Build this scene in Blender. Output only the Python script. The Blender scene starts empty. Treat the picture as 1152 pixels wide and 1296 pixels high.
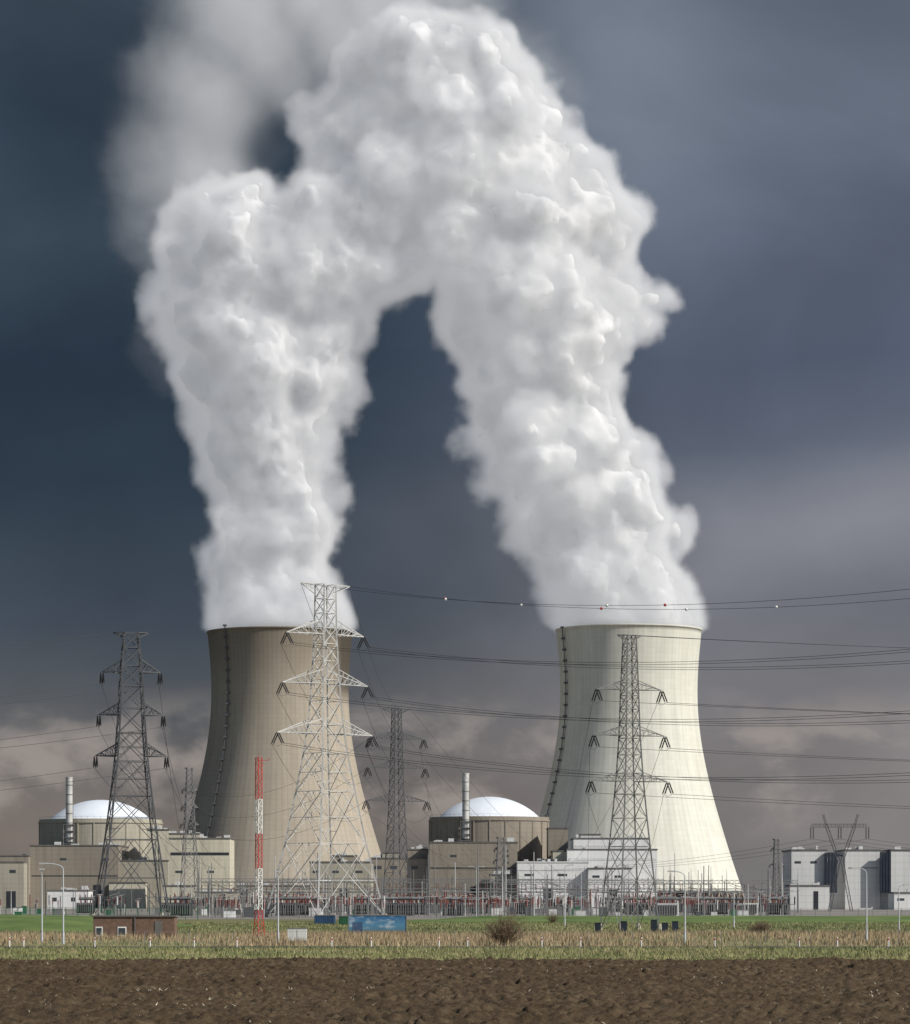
import bpy, math, random, time
import numpy as np
from mathutils import Vector
sc=bpy.context.scene
F=4210.;HZ=1140.;H=4.
def X(px,Y): return (px-576)/F*Y
def Z(py,Y): return H+(HZ-py)/F*Y
def link(o): sc.collection.objects.link(o);return o
def lin(c): return tuple(((v/255)/12.92 if v/255<=.04045 else ((v/255+.055)/1.055)**2.4) for v in c)+(1,)
# ---------------- camera, sun, world
cam=link(bpy.data.objects.new("camera",bpy.data.cameras.new("camera")))
cam.location=(0,0,H);cam.rotation_euler=(math.pi/2,0,0)
cam.data.sensor_fit='HORIZONTAL';cam.data.sensor_width=36;cam.data.lens=36*F/1152
cam.data.shift_y=(HZ-648)/1152
cam.data.clip_end=60000;cam.data.clip_start=1
sc.camera=cam
SAZ,SEL=63,36
d=Vector((math.sin(math.radians(SAZ))*math.cos(math.radians(SEL)),-math.cos(math.radians(SAZ))*math.cos(math.radians(SEL)),math.sin(math.radians(SEL))))
sun=link(bpy.data.objects.new("sun",bpy.data.lights.new("sun",'SUN')))
sun.data.energy=5.0;sun.data.angle=math.radians(.5);sun.data.color=(1,.96,.89)
sun.rotation_euler=d.to_track_quat('Z','Y').to_euler()
sc.view_settings.view_transform='Standard';sc.view_settings.look='None';sc.view_settings.exposure=0

class G:
    """tiny node-graph helper"""
    def __init__(s,nt): s.nt=nt;s.N=nt.nodes;s.L=nt.links
    def put(s,sock,v):
        if isinstance(v,bpy.types.NodeSocket): s.L.new(v,sock)
        else: sock.default_value=v
    def m(s,op,a,b=None,c=None,clamp=False):
        n=s.N.new('ShaderNodeMath');n.operation=op;n.use_clamp=clamp
        for i,v in enumerate((a,b,c)):
            if v is not None: s.put(n.inputs[i],v)
        return n.outputs[0]
    def noise(s,vec,scale,detail=3,rough=.5,dist=0):
        n=s.N.new('ShaderNodeTexNoise');n.inputs['Scale'].default_value=scale;n.inputs['Detail'].default_value=detail
        n.inputs['Roughness'].default_value=rough;n.inputs['Distortion'].default_value=dist
        if vec is not None: s.L.new(vec,n.inputs['Vector'])
        return n.outputs['Fac']
    def mapr(s,v,a,b,c=0.,d_=1.,smooth=False):
        n=s.N.new('ShaderNodeMapRange');n.interpolation_type='SMOOTHSTEP' if smooth else 'LINEAR'
        s.put(n.inputs[0],v)
        for i,q in enumerate((a,b,c,d_)): n.inputs[i+1].default_value=q
        return n.outputs[0]
    def mix(s,f,a,b,mode='MIX'):
        n=s.N.new('ShaderNodeMix');n.data_type='RGBA';n.blend_type=mode
        s.put(n.inputs[0],f);s.put(n.inputs[6],a);s.put(n.inputs[7],b);return n.outputs[2]
    def ramp(s,v,stops):
        n=s.N.new('ShaderNodeValToRGB');e=n.color_ramp.elements
        while len(e)>1:e.remove(e[0])
        e[0].position=stops[0][0];e[0].color=stops[0][1]
        for p,c in stops[1:]:
            q=e.new(p);q.color=c
        s.put(n.inputs[0],v);return n.outputs[0]
    def comb(s,x,y,z):
        n=s.N.new('ShaderNodeCombineXYZ')
        for i,v in enumerate((x,y,z)): s.put(n.inputs[i],v)
        return n.outputs[0]
    def sep(s,v):
        n=s.N.new('ShaderNodeSeparateXYZ');s.L.new(v,n.inputs[0]);return n.outputs
w=bpy.data.worlds.new("World");sc.world=w;w.use_nodes=True
g=G(w.node_tree);bg=g.N["Background"]
tc=g.N.new('ShaderNodeTexCoord').outputs['Generated']
sx,sy,sz=g.sep(tc)
yy=g.m('MAXIMUM',sy,.15)
u=g.m('MULTIPLY',g.m('DIVIDE',sx,yy),F/1000)   # azimuth
v=g.m('MULTIPLY',g.m('DIVIDE',sz,yy),F/1140)   # elevation
n1=g.noise(g.comb(g.m('MULTIPLY_ADD',v,-.5,u),g.m('MULTIPLY',v,1.2),0),1.9,4,.5,.3)
vw=g.m('ADD',v,g.m('MULTIPLY',g.m('SUBTRACT',n1,.5),.14))
vc=g.m('MULTIPLY',vw,.8,clamp=True)
def st(l): return [(max(0,(1140-p)/1140*.8),lin(c)) for p,c in l]
left=g.ramp(vc,st([(1140,(110,106,103)),(1050,(126,117,110)),(960,(112,108,107)),(880,(86,90,95)),(780,(63,72,83)),(600,(43,55,68)),(450,(45,58,73)),(300,(59,73,87)),(150,(47,60,74)),(0,(58,70,83))]))
right=g.ramp(vc,st([(1140,(124,121,121)),(1050,(126,122,122)),(960,(130,126,127)),(860,(118,118,123)),(760,(108,111,120)),(650,(120,124,134)),(560,(94,102,118)),(450,(86,95,113)),(300,(98,107,125)),(150,(108,118,134)),(0,(94,103,118))]))
uf=g.mapr(g.m('ADD',u,g.m('MULTIPLY',g.m('SUBTRACT',n1,.5),.5)),-.30,.42,smooth=True)
col=g.mix(uf,left,right)
n2=g.noise(g.comb(g.m('MULTIPLY_ADD',v,.9,u),g.m('MULTIPLY_ADD',u,-.5,g.m('MULTIPLY',v,1.7)),3.3),1.6,5,.5,.3)
col=g.mix(1.,col,g.ramp(n2,[(.3,(.74,.75,.76,1)),(.5,(1,1,1,1)),(.72,(1.3,1.29,1.28,1))]),'MULTIPLY')
# thinner, brighter places in the cloud bank
def patch(u0,v0,su,sv,sh,amt,c,col):
    du=g.m('SUBTRACT',u,u0);dv=g.m('SUBTRACT',g.m('SUBTRACT',v,v0),g.m('MULTIPLY',du,sh))
    q=g.m('ADD',g.m('POWER',g.m('DIVIDE',du,su),2.),g.m('POWER',g.m('DIVIDE',dv,sv),2.))
    f=g.m('MULTIPLY',g.m('EXPONENT',g.m('MULTIPLY',q,-1.)),g.mapr(n2,.3,.6,.6*amt,amt))
    return g.mix(f,col,lin(c))
col=patch(.20,.93,.13,.22,0,.6,(142,152,167),col)
col=patch(.52,.43,.30,.06,.35,.55,(142,142,150),col)
n3=g.noise(g.comb(u,g.m('MULTIPLY',v,1.9),7.7),5.5,6,.55,.2)
band=g.m('MULTIPLY',g.mapr(v,.05,.12,smooth=True),g.mapr(v,.17,.25,1.,0.,smooth=True))
cf=g.m('MULTIPLY',g.mapr(n3,.45,.64,smooth=True),band)
col=g.mix(g.m('MULTIPLY',cf,.6),col,lin((172,162,155)))
sky=g.N.new('ShaderNodeTexSky');sky.sky_type='NISHITA';sky.sun_disc=False
sky.sun_elevation=math.radians(SEL);sky.sun_rotation=math.radians(180-SAZ)
vm=g.N.new('ShaderNodeVectorMath');vm.operation='SCALE';g.L.new(sky.outputs[0],vm.inputs[0]);vm.inputs['Scale'].default_value=.08
bank=g.m('MULTIPLY',g.mapr(sy,.15,.45,smooth=True),g.mapr(sz,.45,.75,1.,0.,smooth=True))
g.L.new(g.mix(bank,vm.outputs[0],col),bg.inputs[0]);bg.inputs[1].default_value=1.0

# ---------------- materials
def mat(name,base,rough=.85,var=.15,scale=.3,metal=0,bump=0,bscale=None,stretch=(1,1,1),spec=.3,col2=None):
    m=bpy.data.materials.new(name);m.use_nodes=True;g=G(m.node_tree);b=g.N['Principled BSDF']
    geo=g.N.new('ShaderNodeNewGeometry').outputs['Position']
    mp=g.N.new('ShaderNodeMapping');mp.inputs['Scale'].default_value=stretch;g.L.new(geo,mp.inputs[0])
    n=g.noise(mp.outputs[0],scale,5,.6)
    a=tuple(x*(1-var) for x in base[:3])+(1,);c=tuple(min(1,x*(1+var)) for x in (col2 or base)[:3])+(1,)
    g.L.new(g.ramp(n,[(.32,a),(.68,c)]),b.inputs['Base Color'])
    b.inputs['Roughness'].default_value=rough;b.inputs['Metallic'].default_value=metal;b.inputs['Specular IOR Level'].default_value=spec
    if bump:
        bn=g.N.new('ShaderNodeBump');bn.inputs['Strength'].default_value=bump;bn.inputs['Distance'].default_value=.1
        g.L.new(g.noise(mp.outputs[0],bscale or scale*4,4),bn.inputs['Height']);g.L.new(bn.outputs[0],b.inputs['Normal'])
    return m
def panelmat(name,base,px=3.,pz=1.2,line=.85,var=.12,streak=.15):
    m=mat(name,base,var=var,scale=.08,stretch=(1,1,.25));g=G(m.node_tree);b=g.N['Principled BSDF']
    src=b.inputs['Base Color'].links[0].from_socket
    x,y,z=g.sep(g.N.new('ShaderNodeNewGeometry').outputs['Position'])
    lx=g.m('LESS_THAN',g.m('FRACT',g.m('DIVIDE',g.m('ADD',x,y),px)),.12)
    lz=g.m('LESS_THAN',g.m('FRACT',g.m('DIVIDE',z,pz)),.14)
    l=g.m('MAXIMUM',lx,lz)
    c=g.mix(l,src,g.mix(1.,src,(line,line,line,1),'MULTIPLY'))
    n=g.noise(g.comb(g.m('MULTIPLY',x,.5),g.m('MULTIPLY',y,.5),g.m('MULTIPLY',z,.04)),1.,4,.6)
    c=g.mix(g.m('MULTIPLY',g.mapr(n,.5,.7),streak*2.6),c,g.mix(1.,c,(.5,.47,.44,1),'MULTIPLY'))
    g.L.new(c,b.inputs['Base Color']);return m
M={}
M['conc']=panelmat("concrete_brown",(.25,.22,.18),4,2.5,.9)
M['conc2']=panelmat("concrete_beige",(.34,.315,.255),4,2.5,.9)
M['cream']=panelmat("cream_render",(.50,.465,.37),6,4,.93)
M['white']=panelmat("white_cladding",(.66,.66,.65),3.5,6,.92,var=.05,streak=.08)
M['lgrey']=panelmat("light_grey_cladding",(.56,.56,.55),4,3,.9,var=.06,streak=.08)
M['dome']=mat("dome_white_paint",(.66,.70,.75),.5,.05,.15)
M['dark']=mat("dark_opening",(.03,.033,.04),.4,.2)
M['louv']=mat("dark_blue_louvre",(.02,.027,.042),.5,.2)
M['glass']=mat("window_glass",(.04,.05,.06),.15,.2,spec=.6)
M['roof']=mat("roof_felt",(.12,.115,.11),.9,.2)
M['steelL']=mat("galvanised_steel_light",(.46,.455,.44),.55,.2,.1,metal=.2)
M['steelM']=mat("galvanised_steel_weathered",(.18,.18,.18),.6,.2,.1,metal=.2)
M['steelD']=mat("galvanised_steel_dark",(.085,.088,.095),.6,.2,.1,metal=.2)
M['ins']=mat("insulator_glaze_dark",(.03,.028,.03),.3,.2,spec=.5)
M['insred']=mat("insulator_glaze_brown",(.15,.042,.033),.35,.3,1.,spec=.5)
M['wire']=mat("conductor_aluminium",(.06,.06,.065),.6,.1)
M['red']=mat("red_paint",(.42,.04,.035),.6,.2,.5)
M['wpaint']=mat("white_paint",(.70,.70,.68),.5,.08,.5)
M['green']=mat("green_paint",(.03,.12,.06),.6,.2)
M['blue']=mat("blue_paint",(.03,.07,.14),.6,.2)
M['brick']=mat("brown_brick",(.15,.095,.07),.9,.25,2.,bump=.3)
M['pole']=mat("lamp_pole_paint",(.42,.44,.46),.5,.1)

class MB:
    def __init__(s): s.v=[];s.f=[];s.m=[]
    def add(s,vs,fs,mi=0):
        o=len(s.v);s.v+=[tuple(p) for p in vs];s.f+=[tuple(i+o for i in f) for f in fs];s.m+=[mi]*len(fs)
    def beam(s,p,q,r,mi=0,n=4,r2=None):
        p=Vector(p);q=Vector(q);a=q-p
        if a.length<1e-6:return
        a.normalize();u_=a.cross(Vector((0,0,1)) if abs(a.z)<.95 else Vector((1,0,0))).normalized();v_=a.cross(u_)
        r2=r if r2 is None else r2;vs=[]
        for c,rr in ((p,r),(q,r2)):
            for i in range(n):
                t=2*math.pi*(i+.5)/n;vs.append(c+u_*(rr*math.cos(t))+v_*(rr*math.sin(t)))
        fs=[(i,(i+1)%n,n+(i+1)%n,n+i) for i in range(n)]+[tuple(range(n))[::-1],tuple(range(n,2*n))]
        s.add(vs,fs,mi)
    def box(s,x0,x1,y0,y1,z0,z1,mi=0):
        vs=[(x0,y0,z0),(x1,y0,z0),(x1,y1,z0),(x0,y1,z0),(x0,y0,z1),(x1,y0,z1),(x1,y1,z1),(x0,y1,z1)]
        s.add(vs,[(0,3,2,1),(4,5,6,7),(0,1,5,4),(1,2,6,5),(2,3,7,6),(3,0,4,7)],mi)
    def lathe(s,cx,cy,prof,n=64,mi=0,cap=True):
        vs=[];fs=[]
        for r,z in prof:
            for i in range(n):
                a=2*math.pi*i/n;vs.append((cx+r*math.cos(a),cy+r*math.sin(a),z))
        for j in range(len(prof)-1):
            for i in range(n): fs.append((j*n+i,j*n+(i+1)%n,(j+1)*n+(i+1)%n,(j+1)*n+i))
        if cap: fs.append(tuple(range((len(prof)-1)*n,len(prof)*n)))
        s.add(vs,fs,mi)
    def obj(s,name,mats,parent=None,smooth=False):
        me=bpy.data.meshes.new(name);me.from_pydata(s.v,[],s.f)
        for m in mats: me.materials.append(m)
        me.polygons.foreach_set('material_index',s.m)
        if smooth: me.polygons.foreach_set('use_smooth',[True]*len(s.f))
        me.update();o=link(bpy.data.objects.new(name,me))
        if parent: o.parent=parent
        return o
def empty(name): 
    e=link(bpy.data.objects.new(name,None));e.empty_display_size=1;return e
def npmesh(name,verts,faces,mats,smooth=False):
    """fast mesh from numpy arrays, faces (n,k)"""
    me=bpy.data.meshes.new(name);n,k=faces.shape
    me.vertices.add(len(verts));me.vertices.foreach_set('co',np.ascontiguousarray(verts,dtype=np.float32).ravel())
    me.loops.add(n*k);me.loops.foreach_set('vertex_index',np.ascontiguousarray(faces,dtype=np.int32).ravel())
    me.polygons.add(n);me.polygons.foreach_set('loop_start',np.arange(0,n*k,k,dtype=np.int32))
    if smooth: me.polygons.foreach_set('use_smooth',np.ones(n,dtype=bool))
    for m in mats: me.materials.append(m)
    me.update(calc_edges=True);me.validate()
    return link(bpy.data.objects.new(name,me))

# ---------------- cooling towers
TP=[(43.6,166.5),(42.9,158),(42.0,147),(41.2,132),(41.2,122),(42.0,111),(44.6,95),(49.0,72),(55.5,49),(62.5,27),(68.2,10)]
tz=np.array([p[1] for p in TP][::-1]);tr=np.array([p[0] for p in TP][::-1]);TC=np.polyfit(tz,tr,5)
def trad(z): return float(np.polyval(TC,z))
def towermat(name,base,dirty,lines):
    m=bpy.data.materials.new(name);m.use_nodes=True;g=G(m.node_tree);b=g.N['Principled BSDF']
    x,y,z=g.sep(g.N.new('ShaderNodeTexCoord').outputs['Object'])
    ang=g.m('ARCTAN2',y,x)
    ca=g.m('MULTIPLY',ang,20.)
    n=g.noise(g.comb(ca,g.m('MULTIPLY',z,.03),0),.5,5,.6)
    n2=g.noise(g.comb(ca,g.m('MULTIPLY',z,.25),5),.12,4,.6)
    lift=g.noise(g.comb(g.m('MULTIPLY',g.m('FLOOR',g.m('DIVIDE',z,3.)),7.3),g.m('FLOOR',g.m('MULTIPLY',ang,8)),0),1.7,0)
    c=g.mix(g.mapr(n,.3,.7),tuple(v*.88 for v in base)+(1,),tuple(min(1,v*1.07) for v in base)+(1,))
    c=g.mix(g.mapr(n2,.3,.7),c,g.mix(1.,c,(.93,.92,.9,1),'MULTIPLY'))
    c=g.mix(1.,c,g.ramp(lift,[(.3,(.97,.97,.97,1)),(.7,(1.02,1.02,1.02,1))]),'MULTIPLY')
    rib=g.m('LESS_THAN',g.m('FRACT',g.m('MULTIPLY',ang,96/(2*math.pi))),.28)
    seam=g.m('LESS_THAN',g.m('FRACT',g.m('DIVIDE',z,3.)),.22)
    c=g.mix(g.m('MULTIPLY',g.m('MAXIMUM',rib,g.m('MULTIPLY',seam,.6)),lines),c,g.mix(1.,c,(.78,.77,.75,1),'MULTIPLY'))
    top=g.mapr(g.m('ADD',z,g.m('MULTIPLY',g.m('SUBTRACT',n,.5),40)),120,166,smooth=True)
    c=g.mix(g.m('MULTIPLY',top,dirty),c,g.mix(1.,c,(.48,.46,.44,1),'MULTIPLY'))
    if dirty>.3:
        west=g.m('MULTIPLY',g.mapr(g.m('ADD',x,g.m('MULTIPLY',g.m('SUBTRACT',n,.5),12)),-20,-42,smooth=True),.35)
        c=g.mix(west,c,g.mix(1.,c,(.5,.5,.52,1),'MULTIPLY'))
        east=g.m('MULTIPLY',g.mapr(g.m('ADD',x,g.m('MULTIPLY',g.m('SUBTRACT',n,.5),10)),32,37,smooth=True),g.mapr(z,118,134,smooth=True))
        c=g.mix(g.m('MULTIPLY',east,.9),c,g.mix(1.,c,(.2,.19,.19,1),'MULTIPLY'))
    g.L.new(c,b.inputs['Base Color']);b.inputs['Roughness'].default_value=.9;b.inputs['Specular IOR Level'].default_value=.2
    return m
def tower(px,topoff,m,lada):
    e=empty("cooling_tower");cx,cy=X(px,2000),2000.
    zs=list(np.linspace(10,166+topoff,70));n=192
    prof=[(trad(min(z,166.5)),z) for z in zs]
    b=MB();zt=zs[-1];rt=prof[-1][0]
    full=prof+[(rt+.6,zt+.01),(rt+.6,zt+1.0),(rt-1.2,zt+1.0),(rt-1.3,zt-2)]+[(trad(z)-1.5,z) for z in (150,120,90,60,30,10)]
    b.lathe(0,0,full,n,0,cap=False)
    o=b.obj("shell",[m],e,True);o.location=(cx,cy,0)
    c=MB();rb=prof[0][0]
    for i in range(48):
        a=2*math.pi*i/48
        for s in (-1,1):
            a2=a+s*2*math.pi/96
            c.beam((cx+(rb+1.5)*math.cos(a),cy+(rb+1.5)*math.sin(a),0),(cx+(rb-.4)*math.cos(a2),cy+(rb-.4)*math.sin(a2),10.2),.55,0,6)
    c.lathe(cx,cy,[(rb-12,0),(rb-12,9)],64,1);c.lathe(cx,cy,[(rb+2.5,0),(rb+2.5,1.2)],64,0,True)
    c.obj("inlet_columns",[M['conc2'],M['dark']],e)
    l=MB();a=math.pi+lada;prev=None
    for i,z in enumerate(np.arange(8,zt+2,2.2)):
        r=trad(min(max(z,10),166))+.9;p=Vector((cx+r*math.cos(a),cy+r*math.sin(a),z))
        if prev is not None: l.beam(prev,p,.34,0)
        if i%3==0: l.box(p.x-1.1,p.x+1.1,p.y-1.1,p.y+1.1,z,z+1.0,0)
        prev=p
    l.obj("access_ladder",[M['steelD']],e)
tower(354.5,-1.5,towermat("weathered_shaded_brown_concrete",(.36,.318,.26),.7,.4),.80)  # weathered brown concrete with a cloud shadow painted into its base colour
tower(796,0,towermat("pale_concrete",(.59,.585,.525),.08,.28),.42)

# ---------------- steam plume
S=2000/F
def steam(name,paths,extra,haze,seed,res):
    rnd=random.Random(seed);pts=[]
    for path in paths:
        for (a,b) in zip(path[:-1],path[1:]):
            L=math.hypot(a[0]-b[0],a[1]-b[1]);n=max(1,int(L/14))
            for i in range(n):
                t=i/n;pts.append((a[0]+(b[0]-a[0])*t,a[1]+(b[1]-a[1])*t,0,a[2]+(b[2]-a[2])*t))
    for e in extra: pts.append((e[0],e[1],e[3] if len(e)>3 else 0,e[2]))
    out=[]
    for (x,y,dy,r) in pts:
        if y>755: out.append((x,y,dy,r*.97));continue
        out.append((x,y,dy,r*.85))
        for k in range(6):
            u=rnd.uniform(-1,1);ph=rnd.uniform(0,2*math.pi);s=math.sqrt(1-u*u)
            rr=r*rnd.uniform(.2,.48);q=r*1.08-rr*.85
            out.append((x+q*s*math.cos(ph),y-q*u,dy+q*s*math.sin(ph),rr))
    cls=[10,15,21,28,37,48,62,78,92,108,125]
    V=[];K=[]
    for p in out: V.append((X(p[0],2000),2000+p[2]*S,Z(p[1],2000)));K.append(min(range(len(cls)),key=lambda i:abs(cls[i]-p[3])))
    hc=[45,65,85,110]
    for p in haze: V.append((X(p[0],2000),2000,Z(p[1],2000)));K.append(100+min(range(len(hc)),key=lambda i:abs(hc[i]-p[2])))
    me=bpy.data.meshes.new(name);me.from_pydata(V,[],[])
    me.attributes.new('puff','INT','POINT').data.foreach_set('value',K)
    ng=bpy.data.node_groups.new(name+"_nodes",'GeometryNodeTree')
    ng.interface.new_socket("Geometry",in_out='INPUT',socket_type='NodeSocketGeometry')
    ng.interface.new_socket("Geometry",in_out='OUTPUT',socket_type='NodeSocketGeometry')
    g=G(ng);N=g.N;Lk=g.L;gi=N.new('NodeGroupInput').outputs[0]
    pos=N.new('GeometryNodeInputPosition').outputs[0]
    wn=N.new('ShaderNodeTexNoise');wn.inputs['Scale'].default_value=1/45;wn.inputs['Detail'].default_value=2;Lk.new(pos,wn.inputs['Vector'])
    v1=N.new('ShaderNodeVectorMath');v1.operation='SUBTRACT';Lk.new(wn.outputs['Color'],v1.inputs[0]);v1.inputs[1].default_value=(.5,.5,.5)
    px_,py_,pz_=g.sep(pos)
    v2=N.new('ShaderNodeVectorMath');v2.operation='SCALE';Lk.new(v1.outputs[0],v2.inputs[0])
    amp=g.mapr(pz_,Z(815,2000),Z(730,2000),0.,1.);Lk.new(g.m('MULTIPLY',amp,30.),v2.inputs['Scale'])
    v3=N.new('ShaderNodeVectorMath');v3.operation='ADD';Lk.new(pos,v3.inputs[0]);Lk.new(v2.outputs[0],v3.inputs[1]);wp=v3.outputs[0]
    at=N.new('GeometryNodeInputNamedAttribute');at.data_type='INT';at.inputs[0].default_value='puff';at=at.outputs[0]
    def field(ids,rad,base):
        sdf=None
        for i in ids:
            if (base+i) not in K: continue
            se=N.new('GeometryNodeSeparateGeometry');Lk.new(gi,se.inputs[0]);Lk.new(g.m('COMPARE',at,float(base+i),.1),se.inputs[1])
            pr=N.new('GeometryNodeProximity');pr.target_element='POINTS'
            Lk.new(se.outputs[0],pr.inputs[0]);Lk.new(wp,[q for q in pr.inputs if q.name in('Source Position','Sample Position')][0])
            v=g.m('SUBTRACT',pr.outputs['Distance'],rad[i]*S)
            sdf=v if sdf is None else g.m('SMOOTH_MIN',sdf,v,7.)
        return sdf
    sdf=field(range(len(cls)),cls,0)
    hz=field(range(len(hc)),hc,100)
    vo=N.new('ShaderNodeTexVoronoi');vo.inputs['Scale'].default_value=1/36;vo.inputs['Detail'].default_value=1.;vo.inputs['Roughness'].default_value=.45;vo.normalize=False
    Lk.new(wp,vo.inputs['Vector'])
    nz=g.noise(pos,1/20,6,.62)
    amp2=g.m('MULTIPLY_ADD',amp,.75,.25)
    disp=g.m('ADD',g.m('MULTIPLY',g.m('SUBTRACT',vo.outputs['Distance'],.68),8.),g.m('MULTIPLY',g.m('SUBTRACT',nz,.5),27.))
    sdf=g.m('ADD',sdf,g.m('MULTIPLY',disp,amp2))
    # the steam leaves through the mouth of each tower: keep it inside the lip, then let it widen
    def dist(cx):
        return g.m('SQRT',g.m('ADD',g.m('POWER',g.m('SUBTRACT',px_,cx),2.),g.m('POWER',g.m('SUBTRACT',py_,2000.),2.)))
    ax_=g.m('MINIMUM',dist(X(354.5,2000)),dist(X(796,2000)))
    lim=g.m('ADD',g.m('SUBTRACT',ax_,35.6),g.m('MULTIPLY',g.m('MAXIMUM',g.m('SUBTRACT',pz_,163.),0.),-1.5))
    sdf=g.m('MAXIMUM',sdf,lim)
    dn=g.m('MULTIPLY',g.m('SUBTRACT',sdf,5.5),-1/24.,clamp=True)
    hn=g.noise(wp,1/55,6,.68,.6)
    hzw=g.m('ADD',hz,g.m('MULTIPLY',g.m('SUBTRACT',hn,.5),110.))
    pk=g.m('SQRT',g.m('ADD',g.m('POWER',g.m('SUBTRACT',px_,X(350,2000)),2.),g.m('POWER',g.m('MULTIPLY',g.m('SUBTRACT',pz_,Z(188,2000)),1.1),2.)))
    hd=g.m('MULTIPLY',g.m('MULTIPLY',g.m('MULTIPLY',hzw,-1/60.,clamp=True),g.mapr(hn,.32,.66,.15,1.)),.15)
    hd=g.m('MULTIPLY',hd,g.mapr(pk,10,32,.2,1.,smooth=True))
    dn=g.m('MAXIMUM',dn,hd)
    vc=N.new('GeometryNodeVolumeCube');Lk.new(dn,vc.inputs['Density'])
    mn=(X(100,2000),1910,Z(832,2000));mx=(X(900,2000),2090,Z(-50,2000))
    vc.inputs['Min'].default_value=mn;vc.inputs['Max'].default_value=mx
    for i,a in enumerate('XYZ'): vc.inputs['Resolution '+a].default_value=int((mx[i]-mn[i])/res)
    m=bpy.data.materials.new("steam_veil");m.use_nodes=True;m.node_tree.nodes.clear();h=G(m.node_tree)
    o=h.N.new('ShaderNodeOutputMaterial');a_=h.N.new('ShaderNodeAttribute');a_.attribute_name='density'
    dd=h.m('MULTIPLY',a_.outputs['Fac'],.28)
    vs=h.N.new('ShaderNodeVolumeScatter');vs.inputs['Color'].default_value=(1,1,1,1);h.L.new(dd,vs.inputs['Density'])
    em=h.N.new('ShaderNodeEmission');em.inputs[0].default_value=(.94,.96,1,1);h.L.new(h.m('MULTIPLY',dd,.25),em.inputs[1])  # veil glows faintly, added brightness standing in for multiple scattering
    ad=h.N.new('ShaderNodeAddShader');h.L.new(vs.outputs[0],ad.inputs[0]);h.L.new(em.outputs[0],ad.inputs[1]);h.L.new(ad.outputs[0],o.inputs['Volume'])
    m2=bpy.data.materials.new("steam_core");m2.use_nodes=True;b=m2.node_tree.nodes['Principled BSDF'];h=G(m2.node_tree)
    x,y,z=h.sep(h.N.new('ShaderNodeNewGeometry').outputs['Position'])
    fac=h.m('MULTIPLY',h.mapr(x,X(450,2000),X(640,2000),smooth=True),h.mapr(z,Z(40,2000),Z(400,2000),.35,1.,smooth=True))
    h.L.new(h.mix(fac,(.77,.78,.80,1),(.992,.992,.993,1)),b.inputs['Base Color'])  # core greyed to the left and top: cloud shade painted into the albedo
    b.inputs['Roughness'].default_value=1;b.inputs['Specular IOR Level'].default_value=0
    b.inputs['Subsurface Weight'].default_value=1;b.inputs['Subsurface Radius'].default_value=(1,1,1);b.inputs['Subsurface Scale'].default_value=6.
    s1=N.new('GeometryNodeSetMaterial');Lk.new(vc.outputs[0],s1.inputs[0]);s1.inputs['Material'].default_value=m
    vm_=N.new('GeometryNodeVolumeToMesh');Lk.new(vc.outputs[0],vm_.inputs[0]);vm_.inputs['Threshold'].default_value=.5
    ss=N.new('GeometryNodeSetShadeSmooth');Lk.new(vm_.outputs[0],ss.inputs[0])
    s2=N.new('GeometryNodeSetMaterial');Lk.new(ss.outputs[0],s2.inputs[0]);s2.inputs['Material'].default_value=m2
    jn=N.new('GeometryNodeJoinGeometry');Lk.new(s1.outputs[0],jn.inputs[0]);Lk.new(s2.outputs[0],jn.inputs[0])
    go=N.new('NodeGroupOutput');Lk.new(jn.outputs[0],go.inputs[0])
    ob=link(bpy.data.objects.new(name,me));me.materials.append(m);me.materials.append(m2)
    ob.modifiers.new("steam",'NODES').node_group=ng
L1=[(355,830,90),(354,790,90),(352,750,80),(352,700,75),(350,650,76),(341,600,82),(340,540,92),(336,480,104),(330,430,120),(335,370,130),(340,330,110)]
R1=[(796,830,90),(792,790,88),(784,750,82),(768,700,88),(745,650,92),(715,600,95),(688,550,99),(682,500,96),(680,450,96),(692,400,108),(668,340,122),(645,280,120),(610,220,118),(580,170,122),(565,130,110),(540,110,95),(505,95,80)]
MM=[(400,345,98),(440,300,98),(500,250,110),(530,200,110)]
ex=[(236,395,60),(248,335,58),(244,285,56),(286,280,58),(792,372,46),(826,372,28),(845,366,16),(790,405,30),(765,300,48),(712,196,34),(742,200,18),(836,675,34),(856,680,18),(430,215,50),(460,120,62),(420,150,46),(690,125,26),(630,80,38),(604,560,26),(255,520,24),(262,600,20)]
hz=[(330,60,110),(270,120,110),(245,210,110),(235,290,85),(390,0,110),(215,340,65),(380,110,85),(310,20,110),(440,50,110),(230,430,65),(480,10,110),(560,20,85),(670,100,65),(300,160,85)]
steam("steam_plume",[L1,R1,MM],ex,hz,7,1.75)

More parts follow.
